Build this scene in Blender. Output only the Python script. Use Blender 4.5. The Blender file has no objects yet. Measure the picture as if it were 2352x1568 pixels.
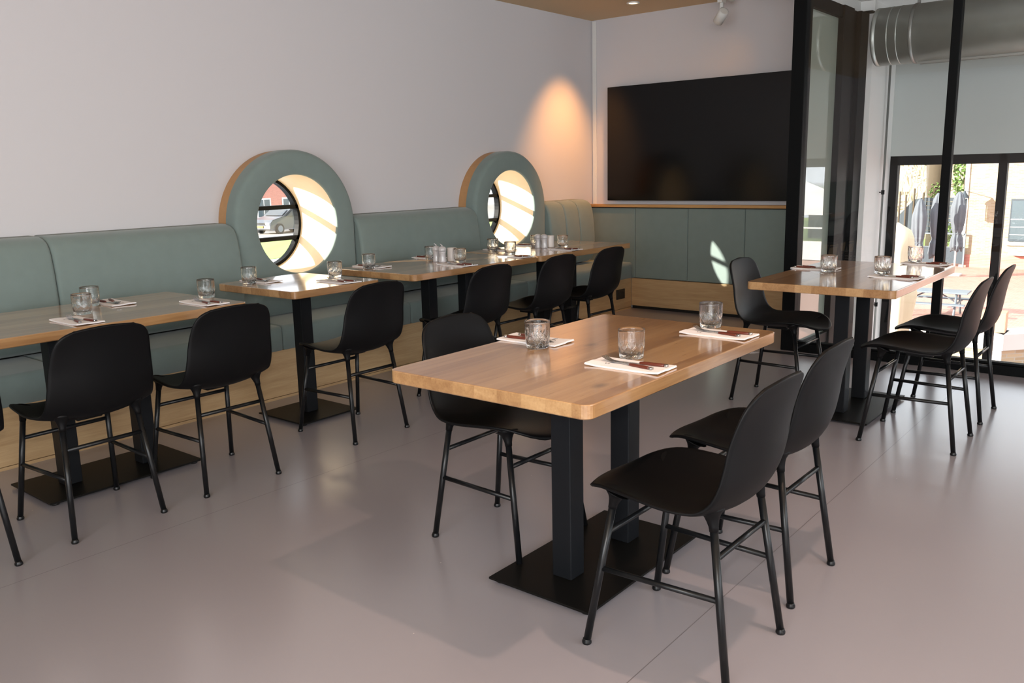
import bpy, bmesh, math, random
from mathutils import Vector, Matrix, noise
random.seed(7)
S = bpy.context.scene
col = S.collection
PI = math.pi

# ---------------------------------------------------------------- camera
YA, PT, RO, FPX = 0.685, 0.1962, -0.0229, 1955.0
CAM = Vector((0, 0, 1.33))
def cam_rows():
    cy, sy, cp, sp, cr, sr = math.cos(YA), math.sin(YA), math.cos(PT), math.sin(PT), math.cos(RO), math.sin(RO)
    f = Vector((-sy*cp, cy*cp, -sp)); rt = Vector((cy, sy, 0)); up = rt.cross(f)
    return cr*rt + sr*up, -sr*rt + cr*up, f
R_, U_, F_ = cam_rows()
cd = bpy.data.cameras.new('camera'); cd.sensor_width = 36; cd.lens = FPX/2352*36; cd.clip_start = .05; cd.clip_end = 400
cam = bpy.data.objects.new('camera', cd); col.objects.link(cam)
mw = Matrix.Identity(4)
for i in range(3):
    mw[i][0] = R_[i]; mw[i][1] = U_[i]; mw[i][2] = -F_[i]; mw[i][3] = CAM[i]
cam.matrix_world = mw
S.camera = cam
S.view_settings.view_transform = 'Standard'; S.view_settings.look = 'None'
S.view_settings.gamma = 1; S.view_settings.use_curve_mapping = False
S.view_settings.exposure = 0.06
try:
    S.cycles.use_denoising = True; S.cycles.max_bounces = 10; S.cycles.transparent_max_bounces = 16
    S.cycles.transmission_bounces = 8; S.cycles.sample_clamp_indirect = 6; S.cycles.caustics_refractive = False; S.cycles.caustics_reflective = False
except Exception: pass

# ---------------------------------------------------------------- world, sun, daylight, flash
W = bpy.data.worlds.new('sky'); S.world = W; W.use_nodes = True
bg = W.node_tree.nodes['Background']; bg.inputs[0].default_value = (.86, .93, 1, 1); bg.inputs[1].default_value = 2.5
def lamp(name, kind, loc, power, color=(1, 1, 1), aim=None, **k):
    d = bpy.data.lights.new(name, kind); d.energy = power; d.color = color
    for a, b in k.items(): setattr(d, a, b)
    o = bpy.data.objects.new(name, d); col.objects.link(o); o.location = loc
    if aim is not None: o.rotation_euler = (Vector(aim)-Vector(loc)).to_track_quat('-Z', 'Y').to_euler()
    return o
lamp('sun', 'SUN', (-20, -20, 10), 17, (1, .94, .82), aim=(-20+1, -20+1.0, 10-.385), angle=.012)
# area lights added for ambient daylight, just inside unseen windows right and rear
lamp('window_daylight_right', 'AREA', (2.93, 2.6, 1.75), 78, (.93, .97, 1), aim=(-3, 2.6, 1.2), shape='RECTANGLE', size=5.2, size_y=1.7)
lamp('window_daylight_rear', 'AREA', (0.7, -2.9, 1.7), 190, (.95, .98, 1), aim=(-1.4, 4, 1.2), shape='RECTANGLE', size=4.0, size_y=1.8)
# the camera's flash
lamp('camera_flash', 'POINT', tuple(CAM + R_*-.035 + U_*.11 + F_*.02), 60, (1, .98, .95), shadow_soft_size=.02)
# warm ceiling spots
WARM = (1, .43, .13)
lamp('spot_light_floor', 'SPOT', (-.45, 2.0, 2.66), 80, (1, .68, .52), aim=(-.95, 2.3, 0), spot_size=math.radians(84), spot_blend=.8, shadow_soft_size=.03)
lamp('spot_light_wall', 'SPOT', (-4.05, 6.68, 2.66), 150, WARM, aim=(-4.79, 6.66, 1.26), spot_size=math.radians(62), spot_blend=1.0, shadow_soft_size=.04)
lamp('spot_light_back', 'SPOT', (-3.25, 6.72, 2.50), 4.5, WARM, aim=(-3.45, 7.18, 2.22), spot_size=math.radians(80), spot_blend=1.0, shadow_soft_size=.04)
lamp('spot_light_corner', 'SPOT', (-1.6, 5.3, 2.66), 7, (1, .6, .35), aim=(-1.8, 5.0, 0), spot_size=math.radians(80), spot_blend=1, shadow_soft_size=.04)

# ---------------------------------------------------------------- materials
def nm(name):
    m = bpy.data.materials.new(name); m.use_nodes = True; nt = m.node_tree
    return m, nt, nt.nodes, nt.links, nt.nodes['Principled BSDF']
def srgb(r, g, b):
    f = lambda c: (c/255/12.92 if c <= 10 else ((c/255+.055)/1.055)**2.4)
    return (f(r), f(g), f(b), 1)
def plain(name, c, rough=.5, metal=0, bump=0, scale=200, spec=.5, coat=0, vary=0):
    m, nt, N, L, P = nm(name)
    P.inputs['Base Color'].default_value = c; P.inputs['Roughness'].default_value = rough; P.inputs['Metallic'].default_value = metal
    P.inputs['Specular IOR Level'].default_value = spec
    if coat: P.inputs['Coat Weight'].default_value = coat; P.inputs['Coat Roughness'].default_value = .15
    if bump or vary:
        tc = N.new('ShaderNodeTexCoord'); n = N.new('ShaderNodeTexNoise'); n.inputs['Scale'].default_value = scale; n.inputs['Detail'].default_value = 4
        L.new(tc.outputs['Object'], n.inputs['Vector'])
        if bump:
            b = N.new('ShaderNodeBump'); b.inputs['Strength'].default_value = bump; b.inputs['Distance'].default_value = .002
            L.new(n.outputs['Fac'], b.inputs['Height']); L.new(b.outputs['Normal'], P.inputs['Normal'])
        if vary:
            mx = N.new('ShaderNodeMix'); mx.data_type = 'RGBA'; mx.blend_type = 'MIX'
            mx.inputs[6].default_value = tuple(v*(1-vary) for v in c[:3])+(1,); mx.inputs[7].default_value = tuple(min(1, v*(1+vary)) for v in c[:3])+(1,)
            L.new(n.outputs['Fac'], mx.inputs[0]); L.new(mx.outputs[2], P.inputs['Base Color'])
    return m
def M_math(N, L, op, a, b=None, c=None):
    n = N.new('ShaderNodeMath'); n.operation = op
    for i, v in enumerate((a, b, c)):
        if v is None: continue
        if isinstance(v, (int, float)): n.inputs[i].default_value = v
        else: L.new(v, n.inputs[i])
    return n.outputs[0]
def wood(name, base, dark, light, plank=None, axis='Y', rough=.34, seed=0, grain=1.0, knots=True):
    """oak: grain along axis, optional glued staves across X"""
    m, nt, N, L, P = nm(name)
    tc = N.new('ShaderNodeTexCoord'); sp = N.new('ShaderNodeSeparateXYZ'); L.new(tc.outputs['Object'], sp.inputs[0])
    x, y, z = sp.outputs
    if axis == 'X': x, y = y, x
    mp = N.new('ShaderNodeCombineXYZ')
    if plank:
        wob = M_math(N, L, 'MULTIPLY', x, 1/plank); idx = M_math(N, L, 'FLOOR', M_math(N, L, 'ADD', wob, seed*.37+.2))
        wn = N.new('ShaderNodeTexWhiteNoise'); wn.noise_dimensions = '1D'; L.new(M_math(N, L, 'ADD', idx, seed*7.3), wn.inputs['W']); rnd = wn.outputs['Value']
        yo = M_math(N, L, 'ADD', y, M_math(N, L, 'MULTIPLY', rnd, 9.0))
    else:
        rnd = None; yo = M_math(N, L, 'ADD', y, seed*3.1)
    L.new(M_math(N, L, 'MULTIPLY', x, 14), mp.inputs[0]); L.new(M_math(N, L, 'MULTIPLY', yo, 1.1), mp.inputs[1]); L.new(M_math(N, L, 'MULTIPLY', z, 14), mp.inputs[2])
    n1 = N.new('ShaderNodeTexNoise'); n1.inputs['Scale'].default_value = 1.6; n1.inputs['Detail'].default_value = 6; n1.inputs['Roughness'].default_value = .62; n1.inputs['Distortion'].default_value = .7
    L.new(mp.outputs[0], n1.inputs['Vector'])
    mp2 = N.new('ShaderNodeCombineXYZ')
    L.new(M_math(N, L, 'MULTIPLY', x, 160), mp2.inputs[0]); L.new(M_math(N, L, 'MULTIPLY', yo, 7), mp2.inputs[1]); L.new(M_math(N, L, 'MULTIPLY', z, 160), mp2.inputs[2])
    n2 = N.new('ShaderNodeTexNoise'); n2.inputs['Scale'].default_value = 1; n2.inputs['Detail'].default_value = 3
    L.new(mp2.outputs[0], n2.inputs['Vector'])
    fac = M_math(N, L, 'ADD', M_math(N, L, 'MULTIPLY', n1.outputs['Fac'], .75*grain), M_math(N, L, 'MULTIPLY', n2.outputs['Fac'], .32*grain))
    if rnd is not None: fac = M_math(N, L, 'ADD', fac, M_math(N, L, 'MULTIPLY', M_math(N, L, 'SUBTRACT', rnd, .5), .34))
    cr = N.new('ShaderNodeValToRGB'); L.new(fac, cr.inputs['Fac'])
    e = cr.color_ramp.elements; e[0].position = .25; e[0].color = dark; e[1].position = .82; e[1].color = light
    k = e.new(.53); k.color = base
    out = cr.outputs['Color']
    if knots:
        mp3 = N.new('ShaderNodeCombineXYZ'); L.new(M_math(N, L, 'MULTIPLY', x, 5), mp3.inputs[0]); L.new(M_math(N, L, 'MULTIPLY', yo, 2.6), mp3.inputs[1]); L.new(M_math(N, L, 'MULTIPLY', z, 5), mp3.inputs[2])
        v = N.new('ShaderNodeTexVoronoi'); v.inputs['Scale'].default_value = 1; L.new(mp3.outputs[0], v.inputs['Vector'])
        mr = N.new('ShaderNodeMapRange'); mr.inputs[1].default_value = .04; mr.inputs[2].default_value = .13; mr.inputs[3].default_value = .75; mr.inputs[4].default_value = 0
        L.new(M_math(N, L, 'ADD', v.outputs['Distance'], M_math(N, L, 'MULTIPLY', n2.outputs['Fac'], .03)), mr.inputs[0])
        mx = N.new('ShaderNodeMix'); mx.data_type = 'RGBA'; L.new(mr.outputs[0], mx.inputs[0]); L.new(out, mx.inputs[6]); mx.inputs[7].default_value = tuple(c*.30 for c in base[:3])+(1,)
        out = mx.outputs[2]
    if plank:
        fr = M_math(N, L, 'FRACT', M_math(N, L, 'ADD', wob, seed*.37+.2)); j = M_math(N, L, 'LESS_THAN', fr, .012)
        mx = N.new('ShaderNodeMix'); mx.data_type = 'RGBA'; L.new(M_math(N, L, 'MULTIPLY', j, .35), mx.inputs[0]); L.new(out, mx.inputs[6]); mx.inputs[7].default_value = dark
        out = mx.outputs[2]
    L.new(out, P.inputs['Base Color'])
    P.inputs['Roughness'].default_value = rough
    if plank: P.inputs['Coat Weight'].default_value = 1; P.inputs['Coat Roughness'].default_value = .09
    L.new(M_math(N, L, 'ADD', M_math(N, L, 'MULTIPLY', n2.outputs['Fac'], .12), rough-.06), P.inputs['Roughness'])
    b = N.new('ShaderNodeBump'); b.inputs['Strength'].default_value = .10; b.inputs['Distance'].default_value = .001
    L.new(n2.outputs['Fac'], b.inputs['Height']); L.new(b.outputs['Normal'], P.inputs['Normal'])
    return m
def fabric(name, c):
    m, nt, N, L, P = nm(name)
    tc = N.new('ShaderNodeTexCoord'); w = N.new('ShaderNodeTexNoise'); w.inputs['Scale'].default_value = 900; w.inputs['Detail'].default_value = 2
    L.new(tc.outputs['Object'], w.inputs['Vector'])
    n = N.new('ShaderNodeTexNoise'); n.inputs['Scale'].default_value = 14; n.inputs['Detail'].default_value = 5; L.new(tc.outputs['Object'], n.inputs['Vector'])
    mx = N.new('ShaderNodeMix'); mx.data_type = 'RGBA'; mx.inputs[6].default_value = tuple(v*.86 for v in c[:3])+(1,); mx.inputs[7].default_value = tuple(v*1.12 for v in c[:3])+(1,)
    L.new(M_math(N, L, 'ADD', M_math(N, L, 'MULTIPLY', w.outputs['Fac'], .5), M_math(N, L, 'MULTIPLY', n.outputs['Fac'], .5)), mx.inputs[0]); L.new(mx.outputs[2], P.inputs['Base Color'])
    P.inputs['Roughness'].default_value = .85; P.inputs['Specular IOR Level'].default_value = .25
    P.inputs['Sheen Weight'].default_value = .25; P.inputs['Sheen Roughness'].default_value = .5
    b = N.new('ShaderNodeBump'); b.inputs['Strength'].default_value = .15; b.inputs['Distance'].default_value = .0015
    L.new(M_math(N, L, 'ADD', w.outputs['Fac'], M_math(N, L, 'MULTIPLY', n.outputs['Fac'], 2.0)), b.inputs['Height']); L.new(b.outputs['Normal'], P.inputs['Normal'])
    return m
def pane_glass(name, tint=(1, 1, 1, 1), ior=1.45):
    m, nt, N, L, P = nm(name); N.remove(P); out = N['Material Output']
    t = N.new('ShaderNodeBsdfTransparent'); t.inputs[0].default_value = tint; g = N.new('ShaderNodeBsdfGlossy'); g.inputs['Roughness'].default_value = .01
    lw = N.new('ShaderNodeLayerWeight'); lw.inputs[0].default_value = .5; mx = N.new('ShaderNodeMixShader')
    fr = M_math(N, L, 'ADD', M_math(N, L, 'MULTIPLY', M_math(N, L, 'POWER', lw.outputs['Facing'], 5.0), .92), .035)
    L.new(fr, mx.inputs[0]); L.new(t.outputs[0], mx.inputs[1]); L.new(g.outputs[0], mx.inputs[2]); L.new(mx.outputs[0], out.inputs[0])
    return m
def brick(name, c1, c2, mortar, scale=1, rough=.85, bw=.21, bh=.065, plane='XZ'):
    m, nt, N, L, P = nm(name)
    tc = N.new('ShaderNodeTexCoord'); sp = N.new('ShaderNodeSeparateXYZ'); L.new(tc.outputs['Object'], sp.inputs[0]); cb = N.new('ShaderNodeCombineXYZ')
    a, b = {'XZ': (0, 2), 'YZ': (1, 2), 'XY': (0, 1)}[plane]
    L.new(sp.outputs[a], cb.inputs[0]); L.new(sp.outputs[b], cb.inputs[1])
    t = N.new('ShaderNodeTexBrick'); t.inputs['Color1'].default_value = c1; t.inputs['Color2'].default_value = c2; t.inputs['Mortar'].default_value = mortar
    t.inputs['Scale'].default_value = scale; t.inputs['Brick Width'].default_value = bw; t.inputs['Row Height'].default_value = bh; t.inputs['Mortar Size'].default_value = .008
    L.new(cb.outputs[0], t.inputs['Vector']); L.new(t.outputs['Color'], P.inputs['Base Color']); P.inputs['Roughness'].default_value = rough
    return m
MT = {}
MT['wall'] = plain('white_wall_paint', srgb(208, 206, 209), .75, bump=.08, scale=350, spec=.2)
MT['ceiling'] = plain('beige_ceiling', srgb(214, 190, 156), .9, bump=.1, scale=160, spec=.1, vary=.05)
MT['white'] = plain('white_paint', srgb(225, 225, 222), .6)
MT['blackmetal'] = plain('black_powder_coat', (.0075, .0085, .0105, 1), .45, spec=.18, bump=.05, scale=600)
MT['baseplate'] = plain('black_base_plate', (.006, .0055, .005, 1), .42, spec=.14)
MT['plastic'] = plain('matt_black_plastic', (.0035, .0035, .004, 1), .46, spec=.15, bump=.04, scale=900)
MT['leg'] = plain('black_tube', (.006, .0065, .0075, 1), .3, spec=.3)
MT['frame'] = plain('black_frame', (.005, .0055, .006, 1), .5, spec=.07)
MT['oak_top'] = wood('oak_table_top', srgb(176, 136, 92), srgb(148, 108, 70), srgb(198, 160, 114), plank=.083, rough=.30)
MT['oak_top2'] = wood('oak_table_top_b', srgb(172, 132, 90), srgb(144, 105, 68), srgb(194, 156, 112), plank=.083, rough=.30, seed=3)
MT['oak_top3'] = wood('oak_table_top_c', srgb(174, 134, 91), srgb(146, 106, 69), srgb(196, 158, 113), plank=.083, rough=.30, seed=6)
MT['oak_base'] = wood('oak_veneer', srgb(184, 154, 114), srgb(160, 128, 90), srgb(204, 176, 136), axis='Y', rough=.5, grain=.95, knots=False)
MT['oak_basex'] = wood('oak_veneer_x', srgb(184, 154, 114), srgb(160, 128, 90), srgb(204, 176, 136), axis='X', rough=.5, grain=.95, knots=False)
MT['oak_trim'] = wood('oak_trim', srgb(190, 146, 92), srgb(160, 118, 72), srgb(206, 166, 112), axis='X', rough=.5, knots=False)
MT['oak_ring'] = plain('bent_oak_ply', srgb(182, 138, 92), .5, vary=.12, scale=30)
MT['lining'] = plain('oak_lining', srgb(240, 220, 186), .5, vary=.06, scale=20)
MT['fabric'] = fabric('sage_fabric', srgb(122, 137, 134))
MT['tv'] = plain('screen_glass', (.004, .004, .0045, 1), .17, spec=.3)
MT['tvbody'] = plain('tv_body', (.006, .006, .006, 1), .4)
MT['steel'] = plain('cutlery_steel', (.46, .46, .46, 1), .22, metal=1)
MT['handle'] = plain('brown_wood_handle', srgb(98, 42, 28), .38, vary=.3, scale=60)
MT['napkin'] = plain('white_napkin', srgb(240, 238, 240), .9, bump=.2, scale=300, spec=.1)
MT['ink'] = plain('black_print', (.01, .01, .01, 1), .8)
MT['duct'] = plain('galvanised_steel', (.42, .45, .425, 1), .42, metal=.72, vary=.15, scale=9)
MT['galv2'] = plain('galvanised_rod', (.26, .27, .26, 1), .45, metal=.8)
MT['pane'] = pane_glass('clear_pane')
MT['pane_green'] = pane_glass('green_tinted_pane', (.90, .95, .93, 1))
m, nt, N, L, P = nm('tumbler_glass'); P.inputs['Base Color'].default_value = (1, 1, 1, 1); P.inputs['Roughness'].default_value = .0
P.inputs['Transmission Weight'].default_value = 1; P.inputs['IOR'].default_value = 1.46
t_ = N.new('ShaderNodeBsdfTransparent'); mx = N.new('ShaderNodeMixShader'); mx.inputs[0].default_value = .92
L.new(t_.outputs[0], mx.inputs[1]); L.new(P.outputs[0], mx.inputs[2]); L.new(mx.outputs[0], N['Material Output'].inputs[0]); MT['glass'] = m
m, nt, N, L, P = nm('frosted_shaker'); P.inputs['Base Color'].default_value = srgb(190, 188, 190); P.inputs['Roughness'].default_value = .25; P.inputs['Coat Weight'].default_value = .5; MT['shaker'] = m
MT['ribbed'] = plain('ribbed_white_glass', srgb(222, 214, 208), .3, coat=.5)
m, nt, N, L, P = nm('back_painted_glass'); P.inputs['Base Color'].default_value = srgb(138, 148, 136); P.inputs['Roughness'].default_value = .6; P.inputs['Specular IOR Level'].default_value = .5
P.inputs['Coat Weight'].default_value = 1; P.inputs['Coat Roughness'].default_value = .0; P.inputs['Coat IOR'].default_value = 2.1; MT['mirror'] = m
# floor: grey-lilac linoleum with welded seams, specks and scuffs
m, nt, N, L, P = nm('lilac_grey_linoleum')
tc = N.new('ShaderNodeTexCoord'); sp = N.new('ShaderNodeSeparateXYZ'); L.new(tc.outputs['Object'], sp.inputs[0])
n1 = N.new('ShaderNodeTexNoise'); n1.inputs['Scale'].default_value = 1.3; n1.inputs['Detail'].default_value = 6; L.new(tc.outputs['Object'], n1.inputs['Vector'])
n2 = N.new('ShaderNodeTexNoise'); n2.inputs['Scale'].default_value = 60; n2.inputs['Detail'].default_value = 3; L.new(tc.outputs['Object'], n2.inputs['Vector'])
mx = N.new('ShaderNodeMix'); mx.data_type = 'RGBA'; mx.inputs[6].default_value = srgb(150, 145, 151); mx.inputs[7].default_value = srgb(157, 151, 156); L.new(n1.outputs['Fac'], mx.inputs[0])
def seam(x0, w=.0016):
    a = M_math(N, L, 'ABSOLUTE', M_math(N, L, 'SUBTRACT', sp.outputs[0], x0)); return M_math(N, L, 'LESS_THAN', a, w)
sm = M_math(N, L, 'ADD', seam(-1.065), M_math(N, L, 'ADD', seam(-3.02), seam(.94)))
mx2 = N.new('ShaderNodeMix'); mx2.data_type = 'RGBA'; L.new(M_math(N, L, 'MULTIPLY', sm, .55), mx2.inputs[0]); L.new(mx.outputs[2], mx2.inputs[6]); mx2.inputs[7].default_value = srgb(70, 62, 60)
v = N.new('ShaderNodeTexVoronoi'); v.inputs['Scale'].default_value = 5.5; L.new(tc.outputs['Object'], v.inputs['Vector'])
spk = M_math(N, L, 'LESS_THAN', v.outputs['Distance'], .014)
mx3 = N.new('ShaderNodeMix'); mx3.data_type = 'RGBA'; L.new(M_math(N, L, 'MULTIPLY', spk, .8), mx3.inputs[0]); L.new(mx2.outputs[2], mx3.inputs[6]); mx3.inputs[7].default_value = srgb(215, 205, 200)
L.new(mx3.outputs[2], P.inputs['Base Color'])
mr = N.new('ShaderNodeMapRange'); mr.inputs[3].default_value = .20; mr.inputs[4].default_value = .34; P.inputs['Specular IOR Level'].default_value = .6; P.inputs['Coat Weight'].default_value = .6; P.inputs['Coat Roughness'].default_value = .2; L.new(n1.outputs['Fac'], mr.inputs[0]); P.inputs['Roughness'].default_value = .28
bp = N.new('ShaderNodeBump'); bp.inputs['Strength'].default_value = .0; bp.inputs['Distance'].default_value = .002; L.new(M_math(N, L, 'ADD', n2.outputs['Fac'], 0.0), bp.inputs['Height']); 
MT['floor'] = m
# outdoors
MT['redbrick'] = brick('red_clinker_paving', srgb(196, 144, 128), srgb(180, 128, 112), srgb(190, 158, 146), bw=.2, bh=.1, plane='XY')
MT['yellowbrick'] = brick('yellow_brick', srgb(186, 166, 134), srgb(164, 142, 108), srgb(176, 168, 152))
MT['redwall'] = brick('red_brick_house', srgb(202, 134, 118), srgb(190, 122, 108), srgb(200, 156, 142), plane='YZ')
MT['reed'] = plain('dry_reed', srgb(192, 178, 150), .9, vary=.3, scale=3)
MT['bark'] = plain('bark', srgb(78, 68, 54), .95, vary=.3, scale=20, bump=.5)
MT['leaf'] = plain('green_leaf', srgb(92, 122, 58), .7, vary=.3, scale=10)
MT['grass'] = plain('lawn', srgb(136, 158, 84), .9, vary=.25, scale=4)
MT['canvas'] = plain('grey_canvas', srgb(94, 100, 107), .85, vary=.08, scale=12)
MT['cream'] = plain('cream_canvas', srgb(206, 192, 162), .85, vary=.04, scale=8)
MT['anthracite'] = plain('anthracite_boards', srgb(62, 72, 80), .7)
MT['greysteel'] = plain('grey_steel', srgb(112, 122, 130), .5)
MT['stone'] = plain('pale_stone', srgb(205, 205, 200), .8, vary=.06, scale=5)
MT['asphalt'] = plain('street', srgb(170, 165, 158), .9, vary=.05, scale=2)
MT['carpaint'] = plain('grey_car_paint', srgb(84, 88, 94), .3, coat=.6)
MT['carglass'] = plain('car_glass', (.05, .06, .07, 1), .1)
MT['tyre'] = plain('tyre', (.03, .03, .03, 1), .8)
MT['plate'] = plain('yellow_number_plate', srgb(230, 180, 30), .5)
MT['winglass'] = plain('house_window_glass', srgb(84, 98, 104), .15)
MT['red'] = plain('red_paint', srgb(200, 60, 60), .5)

# ---------------------------------------------------------------- mesh helpers
class MB:
    def __init__(s): s.v = []; s.f = []; s.sm = []
    def add(s, vs, fs, smooth=False):
        o = len(s.v); s.v += [tuple(p) for p in vs]; s.f += [tuple(i+o for i in f) for f in fs]; s.sm += [smooth]*len(fs); return s
    def box(s, x0, x1, y0, y1, z0, z1):
        vs = [(x, y, z) for z in (z0, z1) for y in (y0, y1) for x in (x0, x1)]
        return s.add(vs, [(0, 2, 3, 1), (4, 5, 7, 6), (0, 1, 5, 4), (2, 6, 7, 3), (0, 4, 6, 2), (1, 3, 7, 5)])
    def tube(s, pts, rad, n=14, cap=True, smooth=True):
        pts = [Vector(p) for p in pts]; rad = rad if isinstance(rad, (list, tuple)) else [rad]*len(pts)
        rings = []; prev = None
        for i, p in enumerate(pts):
            t = (pts[min(i+1, len(pts)-1)]-pts[max(i-1, 0)]).normalized()
            if prev is None: a = t.orthogonal().normalized()
            else: a = (prev - t*prev.dot(t)).normalized()
            prev = a; b = t.cross(a)
            rings.append([p+(a*math.cos(2*PI*k/n)+b*math.sin(2*PI*k/n))*rad[i] for k in range(n)])
        vs = [v for r in rings for v in r]; fs = []
        for i in range(len(pts)-1):
            for k in range(n): fs.append((i*n+k, i*n+(k+1) % n, (i+1)*n+(k+1) % n, (i+1)*n+k))
        s.add(vs, fs, smooth)
        if cap: s.add(rings[0], [tuple(reversed(range(n)))]); s.add(rings[-1], [tuple(range(n))])
        return s
    def lathe(s, prof, n=32, cx=0, cy=0, smooth=True):
        vs = [(cx+r*math.cos(2*PI*k/n), cy+r*math.sin(2*PI*k/n), z) for r, z in prof for k in range(n)]; fs = []
        for i in range(len(prof)-1):
            for k in range(n): fs.append((i*n+k, i*n+(k+1) % n, (i+1)*n+(k+1) % n, (i+1)*n+k))
        return s.add(vs, fs, smooth)
    def prism(s, poly, axis, a, b):
        """poly of 2D points extruded along axis between a and b"""
        def P(p, t):
            return {'x': (t, p[0], p[1]), 'y': (p[0], t, p[1]), 'z': (p[0], p[1], t)}[axis]
        n = len(poly); vs = [P(p, a) for p in poly]+[P(p, b) for p in poly]
        fs = [tuple(range(n)), tuple(reversed(range(n, 2*n)))]+[(i, i+n, (i+1) % n+n, (i+1) % n) for i in range(n)]
        return s.add(vs, fs)
    def loft(s, rings, cap=True, smooth=True, closed=True):
        n = len(rings[0]); vs = [p for r in rings for p in r]; fs = []
        for i in range(len(rings)-1):
            for k in range(n if closed else n-1): fs.append((i*n+k, i*n+(k+1) % n, (i+1)*n+(k+1) % n, (i+1)*n+k))
        s.add(vs, fs, smooth)
        if cap: s.add(rings[0], [tuple(reversed(range(n)))]); s.add(rings[-1], [tuple(range(n))])
        return s
    def build(s, name, mat, parent=None, loc=None, bevel=0, seg=2, sharp=True):
        me = bpy.data.meshes.new(name); me.from_pydata(s.v, [], s.f); me.materials.append(mat)
        me.polygons.foreach_set('use_smooth', s.sm)
        bm = bmesh.new(); bm.from_mesh(me); bmesh.ops.remove_doubles(bm, verts=bm.verts, dist=1e-6); bmesh.ops.recalc_face_normals(bm, faces=bm.faces)
        bm.to_mesh(me); bm.free()
        o = bpy.data.objects.new(name, me); col.objects.link(o)
        if parent is not None: o.parent = parent
        if loc is not None: o.location = loc
        if bevel:
            b = o.modifiers.new('bevel', 'BEVEL'); b.width = bevel; b.segments = seg; b.limit_method = 'ANGLE'; b.angle_limit = math.radians(40); b.harden_normals = False
        return o
def tag(o, label=None, cat=None, group=None, kind=None):
    if label: o['label'] = label
    if cat: o['category'] = cat
    if group: o['group'] = group
    if kind: o['kind'] = kind
    return o
def empty(name, loc, rz=0, label=None, cat=None, group=None):
    e = bpy.data.objects.new(name, None); col.objects.link(e); e.location = loc; e.rotation_euler = (0, 0, rz); e.empty_display_size = .1
    return tag(e, label, cat, group)
def copy_tree(o, parent=None):
    c = o.copy(); col.objects.link(c); c.parent = parent
    for ch in [x for x in KIDS.get(o.name, [])]:
        copy_tree(ch, c)
    return c
KIDS = {}
def index_kids(root):
    for o in bpy.data.objects:
        if o.parent is not None: KIDS.setdefault(o.parent.name, [])
    KIDS.clear()
    for o in bpy.data.objects:
        if o.parent is not None: KIDS.setdefault(o.parent.name, []).append(o)
def struct(mb, name, mat, parent=None, **k):
    o = mb.build(name, mat, parent, **k)
    if parent is None: o['kind'] = 'structure'
    return o
def sstruct(name, loc=(0, 0, 0)):
    e = empty(name, loc); e['kind'] = 'structure'; return e

# ---------------------------------------------------------------- room shell
XW, YB, ZC = -4.79, 7.18, 2.732
XO = -5.06                                   # outer face of the left wall
YP = 6.05                                    # glazed partition
struct(MB().box(-5.3, 3.2, -3.2, 6.10, -.25, 0).box(-5.3, -2.375, 6.10, 7.4, -.25, 0), 'floor', MT['floor'])
struct(MB().box(-5.1, 3.2, -3.2, 6.12, ZC, ZC+.2).box(-5.1, -2.33, 6.12, 7.4, ZC, ZC+.2), 'ceiling', MT['ceiling'])
HOLES = [(3.470, 1.030), (5.678, 1.030)]; RI = .316
def plate_with_holes(x, y0, y1, z0, z1, holes, r, flip, hs=.5, n=64):
    mb = MB(); ys = [y0]
    for c, zc in holes: ys += [c-hs, c+hs]
    ys.append(y1)
    for i in range(0, len(ys)-1, 2): mb.add([(x, ys[i], z0), (x, ys[i+1], z0), (x, ys[i+1], z1), (x, ys[i], z1)], [(0, 1, 2, 3)])
    for c, zc in holes:
        mb.add([(x, c-hs, z0), (x, c+hs, z0), (x, c+hs, zc-hs), (x, c-hs, zc-hs)], [(0, 1, 2, 3)])
        mb.add([(x, c-hs, zc+hs), (x, c+hs, zc+hs), (x, c+hs, z1), (x, c-hs, z1)], [(0, 1, 2, 3)])
        A, B = [], []
        for k in range(n):
            a = 2*PI*k/n; ca, sa = math.cos(a), math.sin(a); q = hs/max(abs(ca), abs(sa))
            A.append((x, c+r*ca, zc+r*sa)); B.append((x, c+q*ca, zc+q*sa))
        mb.add(A+B, [(k, (k+1) % n, (k+1) % n+n, k+n) for k in range(n)])
    return mb
wl = plate_with_holes(XW, -3.2, YB, 0, ZC, HOLES, RI+.012, 0)
wl2 = plate_with_holes(XO, -3.2, 7.6, -.3, 3.2, HOLES, RI+.012, 0)
wl.add(wl2.v, wl2.f)
struct(wl, 'wall_left', MT['wall'])
struct(MB().box(XO, -2.375, YB, YB+.2, 0, ZC), 'wall_back', MT['wall'])
# walls behind and right of the camera, unseen windows added for ambient light
struct(MB().box(-5.1, -1.4, -3.2, -3, 0, ZC).box(2.8, 3.2, -3.2, -3, 0, ZC).box(-1.4, 2.8, -3.2, -3, 0, .75).box(-1.4, 2.8, -3.2, -3, 2.62, ZC), 'wall_rear', MT['wall'])
struct(MB().box(3, 3.2, -3, -.1, 0, ZC).box(3, 3.2, 5.3, 6.1, 0, ZC).box(3, 3.2, -.1, 5.3, 0, .85).box(3, 3.2, -.1, 5.3, 2.64, ZC), 'wall_right', MT['wall'])
e = sstruct('window_5')
f = MB()
for a in (-1.4, .0, 1.38, 2.74): f.box(a, a+.06, -3.13, -3.05, .75, 2.62)
f.box(-1.4, 2.8, -3.13, -3.05, .75, .81).box(-1.4, 2.8, -3.13, -3.05, 2.56, 2.62); f.build('window_frame', MT['frame'], e)
e = sstruct('window_6'); f = MB()
for a in (-.1, 1.65, 3.45, 5.24): f.box(3.05, 3.13, a, a+.06, .85, 2.64)
f.box(3.05, 3.13, -.1, 5.3, .85, .91).box(3.05, 3.13, -.1, 5.3, 2.58, 2.64); f.build('window_frame', MT['frame'], e)
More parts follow.
